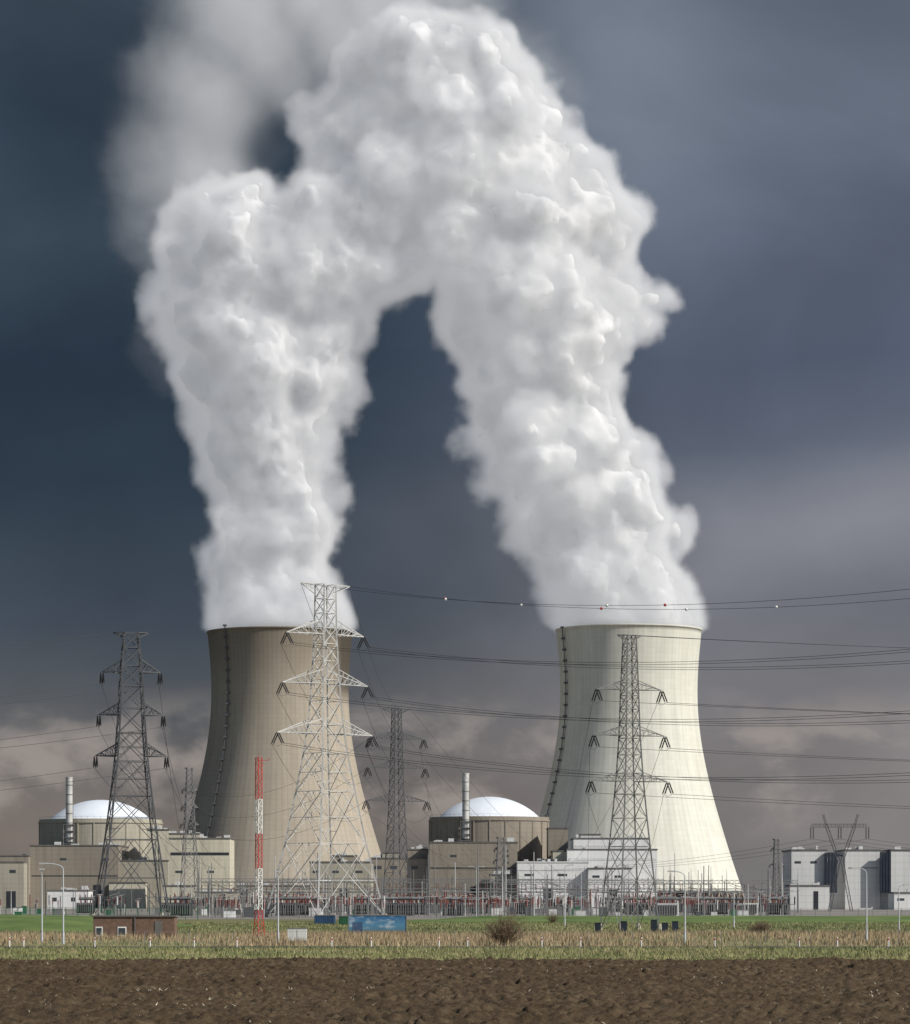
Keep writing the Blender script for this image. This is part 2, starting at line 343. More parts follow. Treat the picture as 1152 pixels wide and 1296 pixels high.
# ---------------- buildings
def bx(mb,p0,p1,pt,Y,depth,mi=0,pb=None,parapet=None):
    """box whose front face is at distance Y, spanning the given bearings; stands on the ground"""
    x0,x1=X(p0,Y),X(p1,Y);z0=0 if pb is None else Z(pb,Y);z1=Z(pt,Y)
    mb.box(x0,x1,Y,Y+depth,z0,z1,mi)
    if parapet is not None:
        mb.box(x0-.25,x1+.25,Y-.25,Y+depth+.25,z1+.003,z1+.7,parapet)
def cap(mb,cx,cy,R,z0,h,mi,n=64,k=14):
    Rs=(R*R+h*h)/(2*h);prof=[]
    for i in range(k):
        r=R*(1-i/(k-1)*.999);prof.append((r,z0+math.sqrt(max(0,Rs*Rs-r*r))-(Rs-h)))
    mb.lathe(cx,cy,prof,n,mi,True)
def reactor(pc,pr,pdr,ptop,pdome,Y,stack,st_top,st_bot,extra,pcx=None):
    e=empty("reactor_building");k=Y/F;cx=X(pc,Y);cy=Y+pr*k
    b=MB();zt=Z(ptop,Y);R=pr*k
    b.lathe(cx,cy,[(R,0),(R,zt-2.2),(R+.5,zt-2.2),(R+.5,zt-1.4),(R,zt-1.4),(R,zt),(R-1,zt),(R-1,zt-.8)],96,0,True)
    for i in range(24):
        a=2*math.pi*i/24;b.box(cx+R*math.cos(a)-.35,cx+R*math.cos(a)+.35,cy+R*math.sin(a)-.35,cy+R*math.sin(a)+.35,0,zt-2.3,0)
    b.obj("containment_wall",[extra['wall']],e)
    c=MB();cap(c,X(pcx or pc,Y),cy,pdr*k,zt-1.2,(ptop-pdome)*k+1.2,0);
    c.obj("containment_dome",[M['dome']],e,True)
    r=MB();prev=None
    for a0 in range(0,360,6):
        a=math.radians(a0);p=(cx+(R-.4)*math.cos(a),cy+(R-.4)*math.sin(a))
        r.beam((p[0],p[1],zt),(p[0],p[1],zt+1.2),.07)
        if prev: r.beam((*prev,zt+1.2),(*p,zt+1.2),.07)
        prev=p
    r.obj("roof_railing",[M['steelM']],e)
    s=MB();sxx=X(stack,Y);syy=Y-1.5;zt2=Z(st_top,Y)
    s.lathe(sxx,syy,[(1.8,Z(st_bot,Y)),(1.8,zt2),(1.95,zt2),(1.95,zt2+.5),(1.4,zt2+.5),(1.4,zt2-3)],20,0,True)
    for z in np.arange(Z(st_bot,Y),zt2,5): s.lathe(sxx,syy,[(1.8,z),(2.0,z),(2.0,z+.35),(1.8,z+.35)],20,1,False)
    zb=Z(st_bot,Y);zl=Z(st_bot-22,Y)
    for sx_ in(-2.6,2.6):
        for sy_ in(-2.6,2.6): s.beam((sxx+sx_,syy+sy_,zb-2),(sxx+sx_,syy+sy_,zl),.2,1)
    for z in np.linspace(zb-1,zl,4):
        s.box(sxx-2.8,sxx+2.8,syy-2.8,syy+2.8,z,z+.25,1)
    s.beam((sxx+2.1,syy,zb),(sxx+2.1,syy,zt2-1),.15,1)
    s.obj("vent_stack",[M['steelL'],M['steelM']],e)
    a=MB()
    for q in extra['boxes']: bx(a,*q)
    rn=random.Random(int(pc))
    for q in extra['boxes']:     # roof clutter
        if q[4]>15 and q[1]-q[0]>25:
            for _ in range(5):
                xx=X(rn.uniform(q[0]+4,q[1]-4),q[3]);yq=q[3]+rn.uniform(2,q[4]*.5);z1=Z(q[2],q[3])
                w_=rn.uniform(.6,2.);a.box(xx-w_,xx+w_,yq,yq+2,z1+.71,z1+rn.uniform(1.3,3.),6)
    a.obj("annexes",[M['conc'],M['conc2'],M['cream'],M['white'],M['dark'],M['roof'],M['lgrey'],M['glass']],e)
    return e
# mats: 0 conc 1 conc2 2 cream 3 white 4 dark 5 roof 6 lgrey 7 glass
def winrow(pxs,pt,pb,wd,Y,mi=7): return [(p,p+wd,pt,Y-.06,.3,mi,pb) for p in pxs]
reactor(119,79,69,1036,1010,1760,88,985,1066,{'wall':M['conc2'],'boxes':[
 (38,150,1071,1712,60,0,None,5),(-90,36,1084,1705,50,0,None,5),(-60,30,1092,1690,14,1,None,5),(138,184,1118,1700,11,2,None,5),
 (60,112,1128,1660,20,3,None,5),(150,213,1090,1716,40,1,None,5),(186,214,1051,1722,40,2,None,5)]
 +winrow([-40,-14,12],1101,1105,8,1690)+winrow([76,130],1086,1089,8,1712)+winrow([66,90],1136,1141,6,1660)
 +[(8,20,1128,1689.9,.3,4,None),(118,128,1120,1711.9,.3,4,None),(40,149,1108,1711.9,.3,4,1109.2)]},pcx=119)
reactor(620,77,68,1033,1006,1760,589.5,980,1062,{'wall':M['conc'],'boxes':[
 (544,655,1067,1712,50,0,None,5),(470,543,1087,1718,30,0,None,5),(655,700,1092,1705,40,1,None,5),(694,719,1049,1740,30,0,None,5),
 (700,718,1078,1700,38,2,None,5),(484,505,1080,1722,20,1,None,5),(515,543,1076,1722,20,0,None,5),(620,655,1108,1690,20,1,None,5)]
 +winrow([570,636],1082,1085,8,1712)+winrow([474,494,520],1096,1100,9,1718)+[(545,655,1098,1711.9,.3,4,1099.2),(596,604,1122,1711.8,.3,4,None),(660,698,1104,1704.9,.3,7,1108)]})
def block(name,boxes):
    e=empty(name);a=MB();rn=random.Random(len(boxes))
    for q in boxes: bx(a,*q)
    for q in boxes:
        if q[4]>15 and q[1]-q[0]>25:
            for _ in range(4):
                xx=X(rn.uniform(q[0]+4,q[1]-4),q[3]);yq=q[3]+rn.uniform(2,q[4]*.5);z1=Z(q[2],q[3])
                w_=rn.uniform(.5,1.6);a.box(xx-w_,xx+w_,yq,yq+2,z1+.71,z1+rn.uniform(1.2,2.6),6)
    a.obj("walls_and_roof",[M['conc'],M['conc2'],M['cream'],M['white'],M['dark'],M['roof'],M['lgrey'],M['glass'],M['louv'],M['steelM']],e);return e
block("auxiliary_building",[(214,291,1062,1650,34,2,None,5),(214,252,1056,1656,26,2,None,5),(206,246,1122,1630,19,2,None,5),(248,300,1130,1600,30,1,None,5)]
 +[(216,290,1079,1649.9,.3,4,1082.5)]+winrow([222,262],1102,1105,9,1650)+winrow([252,272],1138,1142,7,1600)+[(228,238,1134,1629.9,.3,4,None)])
block("turbine_hall",[(718,832,1076,1690,60,3,None,5),(726,822,1062,1700,40,3,None,5),(735,760,1057,1710,12,6,None,5),(655,745,1092,1660,28,3,None,6),(745,800,1100,1655,30,3,None,5)]
 +[(720,831,1086,1689.9,.3,6,1089),(728,820,1070,1699.9,.3,6,1072)]+winrow([664,706],1106,1109,12,1660)+winrow([750,778],1108,1111,9,1655)+[(688,698,1124,1659.9,.3,4,None),(770,782,1126,1654.9,.3,4,None)])
block("workshop_building",[(392,470,1092,1640,40,1,None,5),(300,392,1122,1600,25,1,None,5),(420,452,1084,1650,20,0,None,5)]+winrow([396,420,450],1102,1105,9,1640)+winrow([304,340,376],1130,1133,9,1600)+[(430,440,1126,1639.9,.3,4,None)])
rb=[(1002,1047,1077,1500,40,6,None,5),(1047,1114,1084,1510,36,3,None,5),(1070,1114,1077,1502,40,6,None,5),(1114,1128,1079,1503,40,6,None,5),(1128,1240,1077,1498,40,6,None,5),(1132,1250,1131,1470,20,3,None,5),(1000,1050,1122,1480,18,6,None,5)]
for a0,a1 in((1044,1060),(1114,1128),(1176,1190)):
    for k in range(4): 
        w0=a0+(a1-a0)/4*k;rb.append((w0+.4,w0+(a1-a0)/4-.4,1079,1499.2-1.5,2.0,8,1130))
rb+=winrow([1006,1026],1090,1093,8,1500)+winrow([1136,1156],1137,1140,9,1470)+[(1030,1036,1128,1479.9,.3,4,None),(1074,1112,1098,1501.9,.3,9,1099)]
block("diesel_generator_building",rb)

# ---------------- electricity pylons
def pylon(px,Y,top,prof,arms,rot,mats,lr,br,ins=3.,toparm=None):
    k=Y/F;cx,cy=X(px,Y),Y;mb=MB();c,s_=math.cos(rot),math.sin(rot);ax=Vector((c,s_,0));ln=Vector((-s_,c,0))
    f=abs(c)+abs(s_)
    pz=[(Z(y,Y),h*k/f) for y,h in prof];pz.sort();zs=[p[0] for p in pz];hs=[p[1] for p in pz]
    def hw(z): return float(np.interp(z,zs,hs))
    def W(x,y,z): return Vector((cx,cy,z))+ax*x+ln*y
    z=Z(top,Y);lv=[z]
    while z>0.1:
        st_=max(hw(z)*2.0,1.6)
        st_=max(hw(max(0,z-st_))*1.9,1.6) if z>10 else st_
        z=z-st_
        if z<hw(0)*1.0: z=0
        lv.append(max(z,0))
    cor=[(-1,-1),(1,-1),(1,1),(-1,1)]
    for a,b in zip(lv[:-1],lv[1:]):
        ha,hb=hw(a),hw(b)
        for i in range(4):
            p,q=cor[i],cor[(i+1)%4]
            A=W(p[0]*ha,p[1]*ha,a);B=W(q[0]*ha,q[1]*ha,a);C=W(p[0]*hb,p[1]*hb,b);D=W(q[0]*hb,q[1]*hb,b)
            rr=lr*(1. if hb*2>3*lr*3 else .8)
            mb.beam(A,C,rr,0)
            mb.beam(A,D,br,0);mb.beam(B,C,br,0);mb.beam(A,B,br,0)
            if a-b>7:
                mA=(A+C)/2;mB=(B+D)/2
                mb.beam(mA,mB,br*.9,0);mb.beam(mA,(A+B)/2,br*.8,0);mb.beam(mB,(A+B)/2,br*.8,0)
                q1=C+(A-C)*.25;q2=D+(B-D)*.25;cr1=C+(B-C)*.25;cr2=D+(A-D)*.25
                mb.beam(q1,cr1,br*.8,0);mb.beam(q2,cr2,br*.8,0)
    for i in range(4):
        p=cor[i];h0=hw(0);b_=W(p[0]*h0,p[1]*h0,0);mb.beam(b_-Vector((0,0,.2)),b_+Vector((0,0,.9)),lr*3,2,8,lr*2)
    tips=[]
    for (y,L,rise) in arms:
        za=Z(y,Y);la=L*k/abs(c)
        for s in(-1,1):
            tip=W(s*la,0,za);h=hw(za);hu=hw(za+rise)
            ch=[W(s*h,h,za),W(s*h,-h,za),W(s*hu,hu,za+rise),W(s*hu,-hu,za+rise)]
            for q in ch: mb.beam(q,tip,br*1.3,0)
            n=max(3,int(la/2))
            for i in range(n):
                t=i/n;t2=(i+1)/n
                P=[q.lerp(tip,t) for q in ch];Q=[q.lerp(tip,t2) for q in ch]
                mb.beam(P[0],Q[1],br*.8,0);mb.beam(P[0],P[1],br*.8,0)
                mb.beam(P[0],Q[2],br*.8,0);mb.beam(P[1],Q[3],br*.8,0);mb.beam(P[0],P[2],br*.8,0);mb.beam(P[1],P[3],br*.8,0)
            tl=[];w_=ins/3.6
            for d_ in(-1,1):
                for off in(-.3*w_,.3*w_):
                    e0=tip+ax*off;e1=tip+ax*off+ln*d_*ins*.6-Vector((0,0,ins*.8))
                    mb.beam(e0,e1,.06*w_,1,6)
                    for j in range(9):
                        c0=e0.lerp(e1,.12+j*.09);c1=e0.lerp(e1,.12+j*.09+.055);mb.beam(c0,c1,.16*w_,1,8)
                tl.append(tip+ln*d_*ins*.6-Vector((0,0,ins*.8)))
            m_=(tl[0]+tl[1])/2-Vector((0,0,.5*w_));mb.beam(tl[0],m_,.035*w_,1);mb.beam(m_,tl[1],.035*w_,1)
            tips.append((tip,tl[0],tl[1]))
    if toparm:
        za=Z(top,Y);la=toparm*k/abs(c)
        for s in(-1,1):
            tip=W(s*la,0,za);h=hw(za);
            for yy_ in(-h,h):
                mb.beam(W(s*h,yy_,za),tip,br*1.2,0);mb.beam(W(s*h,yy_,za-la*.3),tip,br*1.2,0)
                for t in(.3,.6): mb.beam(W(s*h,yy_,za).lerp(tip,t),W(s*h,yy_,za-la*.3).lerp(tip,t),br*.8,0)
            tips.append((tip,tip,tip))
    mb.obj("electricity_pylon",mats+[M['conc2']])
    return tips
wires=[];balls=[]
def wire(a,b,sag,n=28,r=.07):
    a=Vector(a);b=Vector(b);pts=[]
    for i in range(n+1):
        t=i/n;p=a.lerp(b,t);p.z-=4*sag*t*(1-t);pts.append(p)
    wires.append((pts,r));return pts
mA=[M['steelL'],M['ins']];mD=[M['steelD'],M['ins']];mM=[M['steelM'],M['ins']]
rA=math.radians(40)
A=pylon(412,800,740,[(738,13),(800,14),(865,18),(928,23),(985,34),(1085,55),(1161,76)],[(803,47,3.5),(866,52,3.5),(929,58,3.5)],rA,mA,.25,.10,3.6,toparm=30)
lnA=Vector((math.sin(rA),-math.cos(rA),0))
for i,t in enumerate(A):
    dst=t[1] if i<6 else t[0]
    sg=12 if i<6 else 14.5
    for off in ((-.25,.25) if i<6 else (0,)):
        p=wire(dst+Vector((0,0,off)),dst+lnA*360+Vector((0,0,-2+off)),sg,40,.05)
    if i==7: balls+= [(p[4],0),(p[7],1),(p[10],0),(p[13],1),(p[16],1)]
    if i==6: balls+= [(p[6],1),(p[12],1),(p[14],0)]
C=pylon(797,450,804,[(803,8),(870,11),(930,13),(988,17),(1050,23),(1110,30),(1178,37)],[(873,42,1.2),(931,46,1.2),(989,50,1.2)],math.radians(25),mM,.135,.052,2.1,toparm=16)
for i,t in enumerate(C):
    wire(t[1] if i<6 else t[0],(t[0]+Vector((1,-.25,0))*260),5,30,.03)
    if i<6: wire(t[2],(X(700+i*22,820),820,13),3,20,.025)
B=pylon(166,850,801,[(800,10),(848,15),(905,18),(958,22),(1040,32),(1158,52)],[(851,36,3.2),(905,40,3.2),(957,44,3.2)],math.radians(12),mD,.27,.13,3.8,toparm=22)
for i,t in enumerate(B):
    wire(t[1] if i<6 else t[0],t[0]+Vector((-290,-110,-6 if i<6 else -2)),12,30,.06)
    if i<6: wire(t[2],(X(225+i*12,1050),1050,14),4,20,.05)
D=pylon(502,1200,897,[(897,6),(970,8),(1040,11),(1148,18)],[(935,34,2.5),(972,36,2.5),(1014,38,2.5)],math.radians(30),mD,.2,.1,4.2,toparm=18)
for i,(a,b) in enumerate(zip(A,D)): wire(a[2],b[1],10,24,.05)
E=pylon(240,1400,972,[(972,4),(1040,7),(1150,14)],[(1000,9,1.5),(1022,10,1.5),(1044,11,1.5)],math.radians(20),mM,.22,.11,2,toparm=6)
pylon(634,1300,1060,[(1058,4),(1100,6),(1153,9)],[(1075,8,1),(1090,9,1)],math.radians(10),mM,.2,.1,1.5,toparm=6)
pylon(983,1500,1062,[(1062,3),(1100,4),(1150,6)],[(1075,7,1),(1095,9,1)],math.radians(10),mM,.2,.12,1.5,toparm=5)
for i in range(3): wire(E[2*i][0],D[2*i][0],10,20,.05)
for i,t in enumerate(D): wire(t[2],(X(540+i*25,1330),1330,13),3,16,.05)
def portal(px,Y):
    mb=MB()
    def tr(a,b,w,n,r,r2):
        a=Vector(a);b=Vector(b);off=[Vector((0,w,0)),Vector((0,-w,0))]
        dirv=(b-a).normalized();sd=dirv.cross(Vector((0,1,0))).normalized()*w
        cs=[sd+off[0],sd+off[1],-sd+off[1],-sd+off[0]]
        for c_ in cs: mb.beam(a+c_,b+c_,r)
        for i in range(n):
            p=a.lerp(b,i/n);q=a.lerp(b,(i+1)/n)
            for j in range(4): mb.beam(p+cs[j],q+cs[(j+1)%4],r2);mb.beam(p+cs[j],p+cs[(j+1)%4],r2)
    zt=Z(1034,Y);zm=Z(1045,Y)
    tr((X(1028,Y),Y,zm),(X(1098,Y),Y,zm),.6,14,.10,.05)
    for p0,p1 in((1050,1062),(1078,1066)):
        sgn=-1 if p0<1060 else 1
        tr((X(p0,Y),Y,0),(X(p1,Y),Y,Z(1090,Y)),.5,7,.11,.05);tr((X(p1,Y),Y,Z(1090,Y)),(X(p0+4*sgn,Y),Y,zm),.5,5,.11,.05)
        tr((X(p0+4*sgn,Y),Y,zm),(X(p0+8*sgn,Y),Y,zt+1),.3,3,.08,.05)
    for p in(1028,1063,1098):
        for o in(-.5,.5):
            for j in range(8): mb.beam((X(p,Y)+o,Y,zm-1-j*.5),(X(p,Y)+o,Y,zm-1.3-j*.5),.26,1,8)
            mb.beam((X(p,Y)+o,Y,zm),(X(p,Y)+o,Y,zm-5.2),.08,1)
        wire((X(p,Y),Y,zm-5),(X(p,Y)+190,Y-260,zm-8),9,20,.05);wire((X(p,Y),Y,zm-5),(X(p,Y)-160,Y+300,20),6,20,.05)
    mb.obj("electricity_pylon",[M['steelD'],M['ins']])
portal(1063,1250)
e=empty("overhead_power_line")
cu=bpy.data.curves.new("conductors",'CURVE');cu.dimensions='3D';cu.bevel_depth=1;cu.bevel_resolution=1
for pts,r in wires:
    s=cu.splines.new('POLY');s.points.add(len(pts)-1)
    for p,q in zip(s.points,pts): p.co=(*q,1);p.radius=r
cu.materials.append(M['wire']);o=link(bpy.data.objects.new("conductors",cu));o.parent=e
mb=MB()
for p,j in balls:
    mb.lathe(p.x,p.y,[(.32*math.sin(math.pi*i/8)+.001,p.z-.32*math.cos(math.pi*i/8)) for i in range(9)],12,0 if j==0 else 1)
mb.obj("marker_balls",[M['red'],M['wpaint']],e,True)

# ---------------- red and white lattice mast
def mast(px,Y,top):
    mb=MB();x=X(px,Y);zt=Z(top,Y);bands=[1187,1148,1100,1055,1008,959];zb=[max(0,Z(b,Y)) for b in bands]
    n=26
    for i in range(n):
        a=zt*i/n;b=zt*(i+1)/n;mid=(a+b)/2
        col=0
        for j in range(5):
            if zb[j]<=mid<zb[j+1]: col=j%2
        wd=lambda z:.40 if z>3.3 else .40+(3.3-z)*.10
        ca=[Vector((x+wd(a)*math.cos(t),Y+wd(a)*math.sin(t),a)) for t in(.5,2.594,4.688)]
        cb=[Vector((x+wd(b)*math.cos(t),Y+wd(b)*math.sin(t),b)) for t in(.5,2.594,4.688)]
        for j in range(3):
            mb.beam(ca[j],cb[j],.048,col,6);mb.beam(ca[j] if i%2 else cb[j],cb[(j+1)%3] if i%2 else ca[(j+1)%3],.026,col);mb.beam(cb[j],cb[(j+1)%3],.026,col)
    mb.beam((x,Y,zt),(x,Y,zt+.5),.03,0);mb.beam((x,Y,zt-.3),(x+1.1,Y,zt-.3),.03,0);mb.beam((x+1.1,Y,zt-.3),(x+1.1,Y,zt),.05,0)
    mb.beam((x,Y,0),(x,Y,zt),.02,1)
    mb.box(x-.8,x+.8,Y-.8,Y+.8,0,.2,2)
    mb.obj("lattice_mast",[M['red'],M['wpaint'],M['conc2']])
mast(327.5,358,959)

# ---------------- switchyard
rnd=random.Random(11)
e=empty("electrical_substation")
sg=MB()
MS=[M['steelL'],M['steelM'],M['steelD'],M['insred'],M['wpaint'],M['lgrey'],M['blue'],M['green'],M['ins']]
def gantry(p0,p1,Y,z,n):
    x0,x1=X(p0,Y),X(p1,Y)
    for o in(-.6,.6):
        sg.beam((x0,Y+o,z),(x1,Y+o,z),.1,1);sg.beam((x0,Y+o,z+1.1),(x1,Y+o,z+1.1),.1,1)
    m=int((x1-x0)/1.6)
    for i in range(m):
        xa=x0+(x1-x0)*i/m;xb=x0+(x1-x0)*(i+1)/m
        sg.beam((xa,Y-.6,z),(xb,Y-.6,z+1.1),.06,1);sg.beam((xa,Y+.6,z+1.1),(xb,Y+.6,z),.06,1)
    for i in range(n+1):
        x=x0+(x1-x0)*i/n
        for o in(-1.6,1.6): sg.beam((x,Y+o,0),(x,Y+o*.3,z),.2,1)
        sg.beam((x,Y,z),(x,Y,z+5),.12,1,4,.05)
        if i<n:
            for t in(.25,.5,.75):
                xx=x+(x1-x0)/n*t
                for j in range(7): sg.beam((xx,Y-.6,z-.3-j*.3),(xx,Y-.6,z-.48-j*.3),.17,3 if (i+j)%3 else 8,6)
for p0,p1,Y,z,n in((250,520,1000,9.5,5),(540,840,1020,9.5,6),(830,1010,1080,9.5,4),(330,700,1120,10,7),(255,420,900,8,3),(640,900,920,8.5,5)): gantry(p0,p1,Y,z,n)
for Y,z in((880,6.2),(960,7.4),(1050,6.8),(1140,8)): sg.beam((X(245,Y),Y,z),(X(1000,Y),Y,z),.12,1,6)
for i in range(900):
    Y=rnd.uniform(760,1180);p=rnd.uniform(245,1000) if rnd.random()<.93 else rnd.uniform(0,245);x=X(p,Y)
    t=rnd.random()
    if t<.46:
        h=rnd.uniform(1.6,3.6);c=rnd.choice([0,1,1,2]);sg.beam((x,Y,0),(x,Y,h),.14,c)
        hh=rnd.uniform(1.,3.4);k=int(hh/.28)
        mi=rnd.choice([3,3,3,8,8,0,1]);rr=rnd.uniform(.16,.26)
        for j in range(k): sg.beam((x,Y,h+j*.28),(x,Y,h+j*.28+.17),rr,mi,7,rr*.8)
        sg.beam((x,Y,h),(x,Y,h+hh),rr*.5,mi,6)
        sg.beam((x-.6,Y,h+hh),(x+.6,Y,h+hh),.07,0)
    elif t<.60:
        h=rnd.uniform(2.2,3.4);sg.beam((x-1.5,Y,h),(x+1.5,Y,h),.12,1);mi=rnd.choice([3,8,3])
        for o in(-1.4,0,1.4):
            sg.beam((x+o,Y,h),(x+o,Y,h+1.8),.16,mi,7);sg.beam((x+o,Y,0),(x+o,Y,h),.1,1)
        sg.beam((x-1.4,Y,h+1.9),(x+1.4,Y,h+1.9+rnd.choice([0,.8])),.06,0)
    elif t<.82: sg.beam((x,Y,0),(x,Y,rnd.uniform(4,12)),.15,rnd.choice([0,1,1,2]),6,.09)
    elif t<.94:
        w_=rnd.uniform(.5,1.5);h=rnd.uniform(1.,2.4);sg.box(x-w_,x+w_,Y-.5,Y+.5,0.15,h,rnd.choice([5,1,1,4,7,2]))
        sg.box(x-w_-.06,x+w_+.06,Y-.56,Y+.56,h+.002,h+.1,1)
    else:
        sg.box(x-2.6,x+2.6,Y-1.4,Y+1.4,.4,3.4,rnd.choice([5,1,2]))
        for j in range(9): sg.box(x-2.5+j*.56,x-2.3+j*.56,Y-2.3,Y-1.45,.8,3.1,1)
        sg.beam((x-2,Y,4.6),(x+2,Y,4.6),.45,1,10)
        for o in(-1.3,0,1.3): sg.beam((x+o,Y,3.4),(x+o*1.3,Y-.3,5.8),.22,3,8,.12)
for i in range(34):
    Y=rnd.uniform(800,1180);x=X(rnd.uniform(250,1000),Y);h=rnd.uniform(11,20);sg.beam((x,Y,0),(x,Y,h),.22,rnd.choice([0,1]),6,.1)
sg.obj("switchgear",MS,e)
cu=bpy.data.curves.new("yard_leads",'CURVE');cu.dimensions='3D';cu.bevel_depth=.05
for i in range(60):
    Y=rnd.uniform(880,1120);x=X(rnd.uniform(250,960),Y);L=rnd.uniform(8,24);z=rnd.uniform(7,10);s=cu.splines.new('POLY');s.points.add(8)
    for j,p in enumerate(s.points):
        t=j/8;p.co=(x+L*t,Y+8*t,z-4*1.1*t*(1-t)-2*t,1)
cu.materials.append(M['wire']);o=link(bpy.data.objects.new("yard_leads",cu));o.parent=e

# ---------------- fences
def fence(name,pts,h,sp,r,m,mesh=True):
    mb=MB()
    for (a,b) in zip(pts[:-1],pts[1:]):
        a=Vector(a);b=Vector(b);L=(b-a).length;n=int(L/sp)
        for i in range(n+1):
            p=a.lerp(b,i/n);mb.beam(p,p+Vector((0,0,h)),r,0)
        for z in np.linspace(.15,1,4 if mesh else 2): mb.beam(a+Vector((0,0,h*z)),b+Vector((0,0,h*z)),r*.35,0)
        if mesh:
            k=int(L/.5)
            for i in range(k): 
                p=a.lerp(b,i/k);mb.beam(p+Vector((0,0,.1)),p+Vector((0,0,h)),r*.18,0,3)
    return mb.obj(name,[m])
fence("security_fence",[(-150,700,0),(X(250,700),700,0)],2.6,2.5,.09,M['green'])
fence("security_fence",[(X(250,700),702,0),(170,702,0)],2.4,3,.06,M['steelM'])
fence("field_fence",[(-120,300,0),(120,300,0)],1.2,4,.04,M['steelM'],False)

# ---------------- hut, cabinet, billboard, small containers
e=empty("brick_hut");Y=358;mb=MB()
x0,x1=X(118,Y),X(221,Y);zt=Z(1160.5,Y)
mb.box(x0,x1,Y,Y+3.5,0,zt,0);mb.box(x0-.15,x1+.15,Y-.15,Y+3.65,zt+.002,zt+.16,1)
for a,b in((121,130),(149,160)): 
    mb.box(X(a,Y),X(b,Y),Y-.05,Y+.2,Z(1185,Y),Z(1173,Y),2);mb.box(X(a+1.2,Y),X(b-1.2,Y),Y-.08,Y+.1,Z(1183.5,Y),Z(1174.5,Y),3)
mb.box(X(196,Y),X(205,Y),Y-.05,Y+.2,0.02,Z(1166,Y),1);mb.box(X(170,Y),X(171.5,Y),Y-.12,Y,0,zt,1)
mb.obj("hut_walls",[M['brick'],M['roof'],M['wpaint'],M['glass']],e)
e=empty("utility_cabinet");Y=320;mb=MB()
mb.box(X(364,Y),X(388,Y),Y,Y+1.,.12,Z(1175.5,Y),0);mb.box(X(363.5,Y),X(388.5,Y),Y-.04,Y+1.05,Z(1175.5,Y)+.002,Z(1175.5,Y)+.08,1);mb.box(X(365,Y),X(387,Y),Y+.05,Y+.95,0,.12,2)
mb.box(X(375.7,Y),X(376.3,Y),Y-.015,Y+.1,.2,Z(1177,Y),1)
mb.obj("cabinet_body",[M['lgrey'],M['steelM'],M['roof']],e)
e=empty("billboard");Y=383;mb=MB();x0,x1=X(441.5,Y),X(514,Y);z0,z1=Z(1182.5,Y),Z(1159,Y)
mb.box(x0,x1,Y,Y+.12,z0,z1,0)
for q in((x0-.08,x1+.08,z1+.002,z1+.1),(x0-.08,x1+.08,z0-.1,z0-.002)): mb.box(q[0],q[1],Y-.05,Y+.2,q[2],q[3],1)
mb.box(x0-.08,x0-.002,Y-.05,Y+.2,z0,z1,1);mb.box(x1+.002,x1+.08,Y-.05,Y+.2,z0,z1,1)
for t in(.08,.36,.64,.92): xx=x0+(x1-x0)*t;mb.beam((xx,Y+.25,0),(xx,Y+.25,z1),.06,1);mb.beam((xx,Y+1.6,0),(xx,Y+.25,z1*.8),.05,1)
bm=bpy.data.materials.new("billboard_print");bm.use_nodes=True;g=G(bm.node_tree);b=g.N['Principled BSDF']
x,y,z=g.sep(g.N.new('ShaderNodeTexCoord').outputs['Object'])
t=g.mapr(z,z0,z1);s_=g.mapr(x,x0,x1)
c=g.ramp(t,[(0,(.20,.12,.06,1)),(.16,(.22,.15,.09,1)),(.2,(.07,.16,.22,1)),(.5,(.07,.20,.32,1)),(1,(.02,.10,.24,1))])
cl=g.noise(g.comb(g.m('MULTIPLY',x,.8),0,g.m('MULTIPLY',z,1.8)),.9,4,.6)
c=g.mix(g.m('MULTIPLY',g.mapr(cl,.5,.7),g.mapr(t,.25,.4)),c,(.35,.42,.48,1))
fig=g.m('MULTIPLY',g.m('MULTIPLY',g.m('LESS_THAN',s_,.24),g.m('GREATER_THAN',s_,.06)),g.m('LESS_THAN',g.m('ADD',t,g.m('MULTIPLY',g.noise(g.comb(x,0,0),2.5,2),.6)),.95))
c=g.mix(g.m('MULTIPLY',fig,.8),c,(.03,.05,.12,1));g.L.new(c,b.inputs['Base Color']);b.inputs['Roughness'].default_value=.5
mb.obj("panel",[bm,M['steelM']],e)
for p0,p1,pt,Y,k in((398,424,1159,560,'blue'),(429,441,1160,540,'green'),(441,452,1162,540,'blue')):
    e=empty("site_container");mb=MB();a,b=X(p0,Y),X(p1,Y);zt=Z(pt,Y)
    mb.box(a,b,Y,Y+2.4,.1,zt,0);n=int((b-a)/.3)
    for i in range(n): xx=a+.1+i*.3;mb.box(xx,xx+.14,Y-.05,Y-.002,.2,zt-.12,0)
    mb.box(a-.05,b+.05,Y-.08,Y+2.45,zt+.002,zt+.1,1);mb.obj("container_body",[M[k],M['steelM']],e)

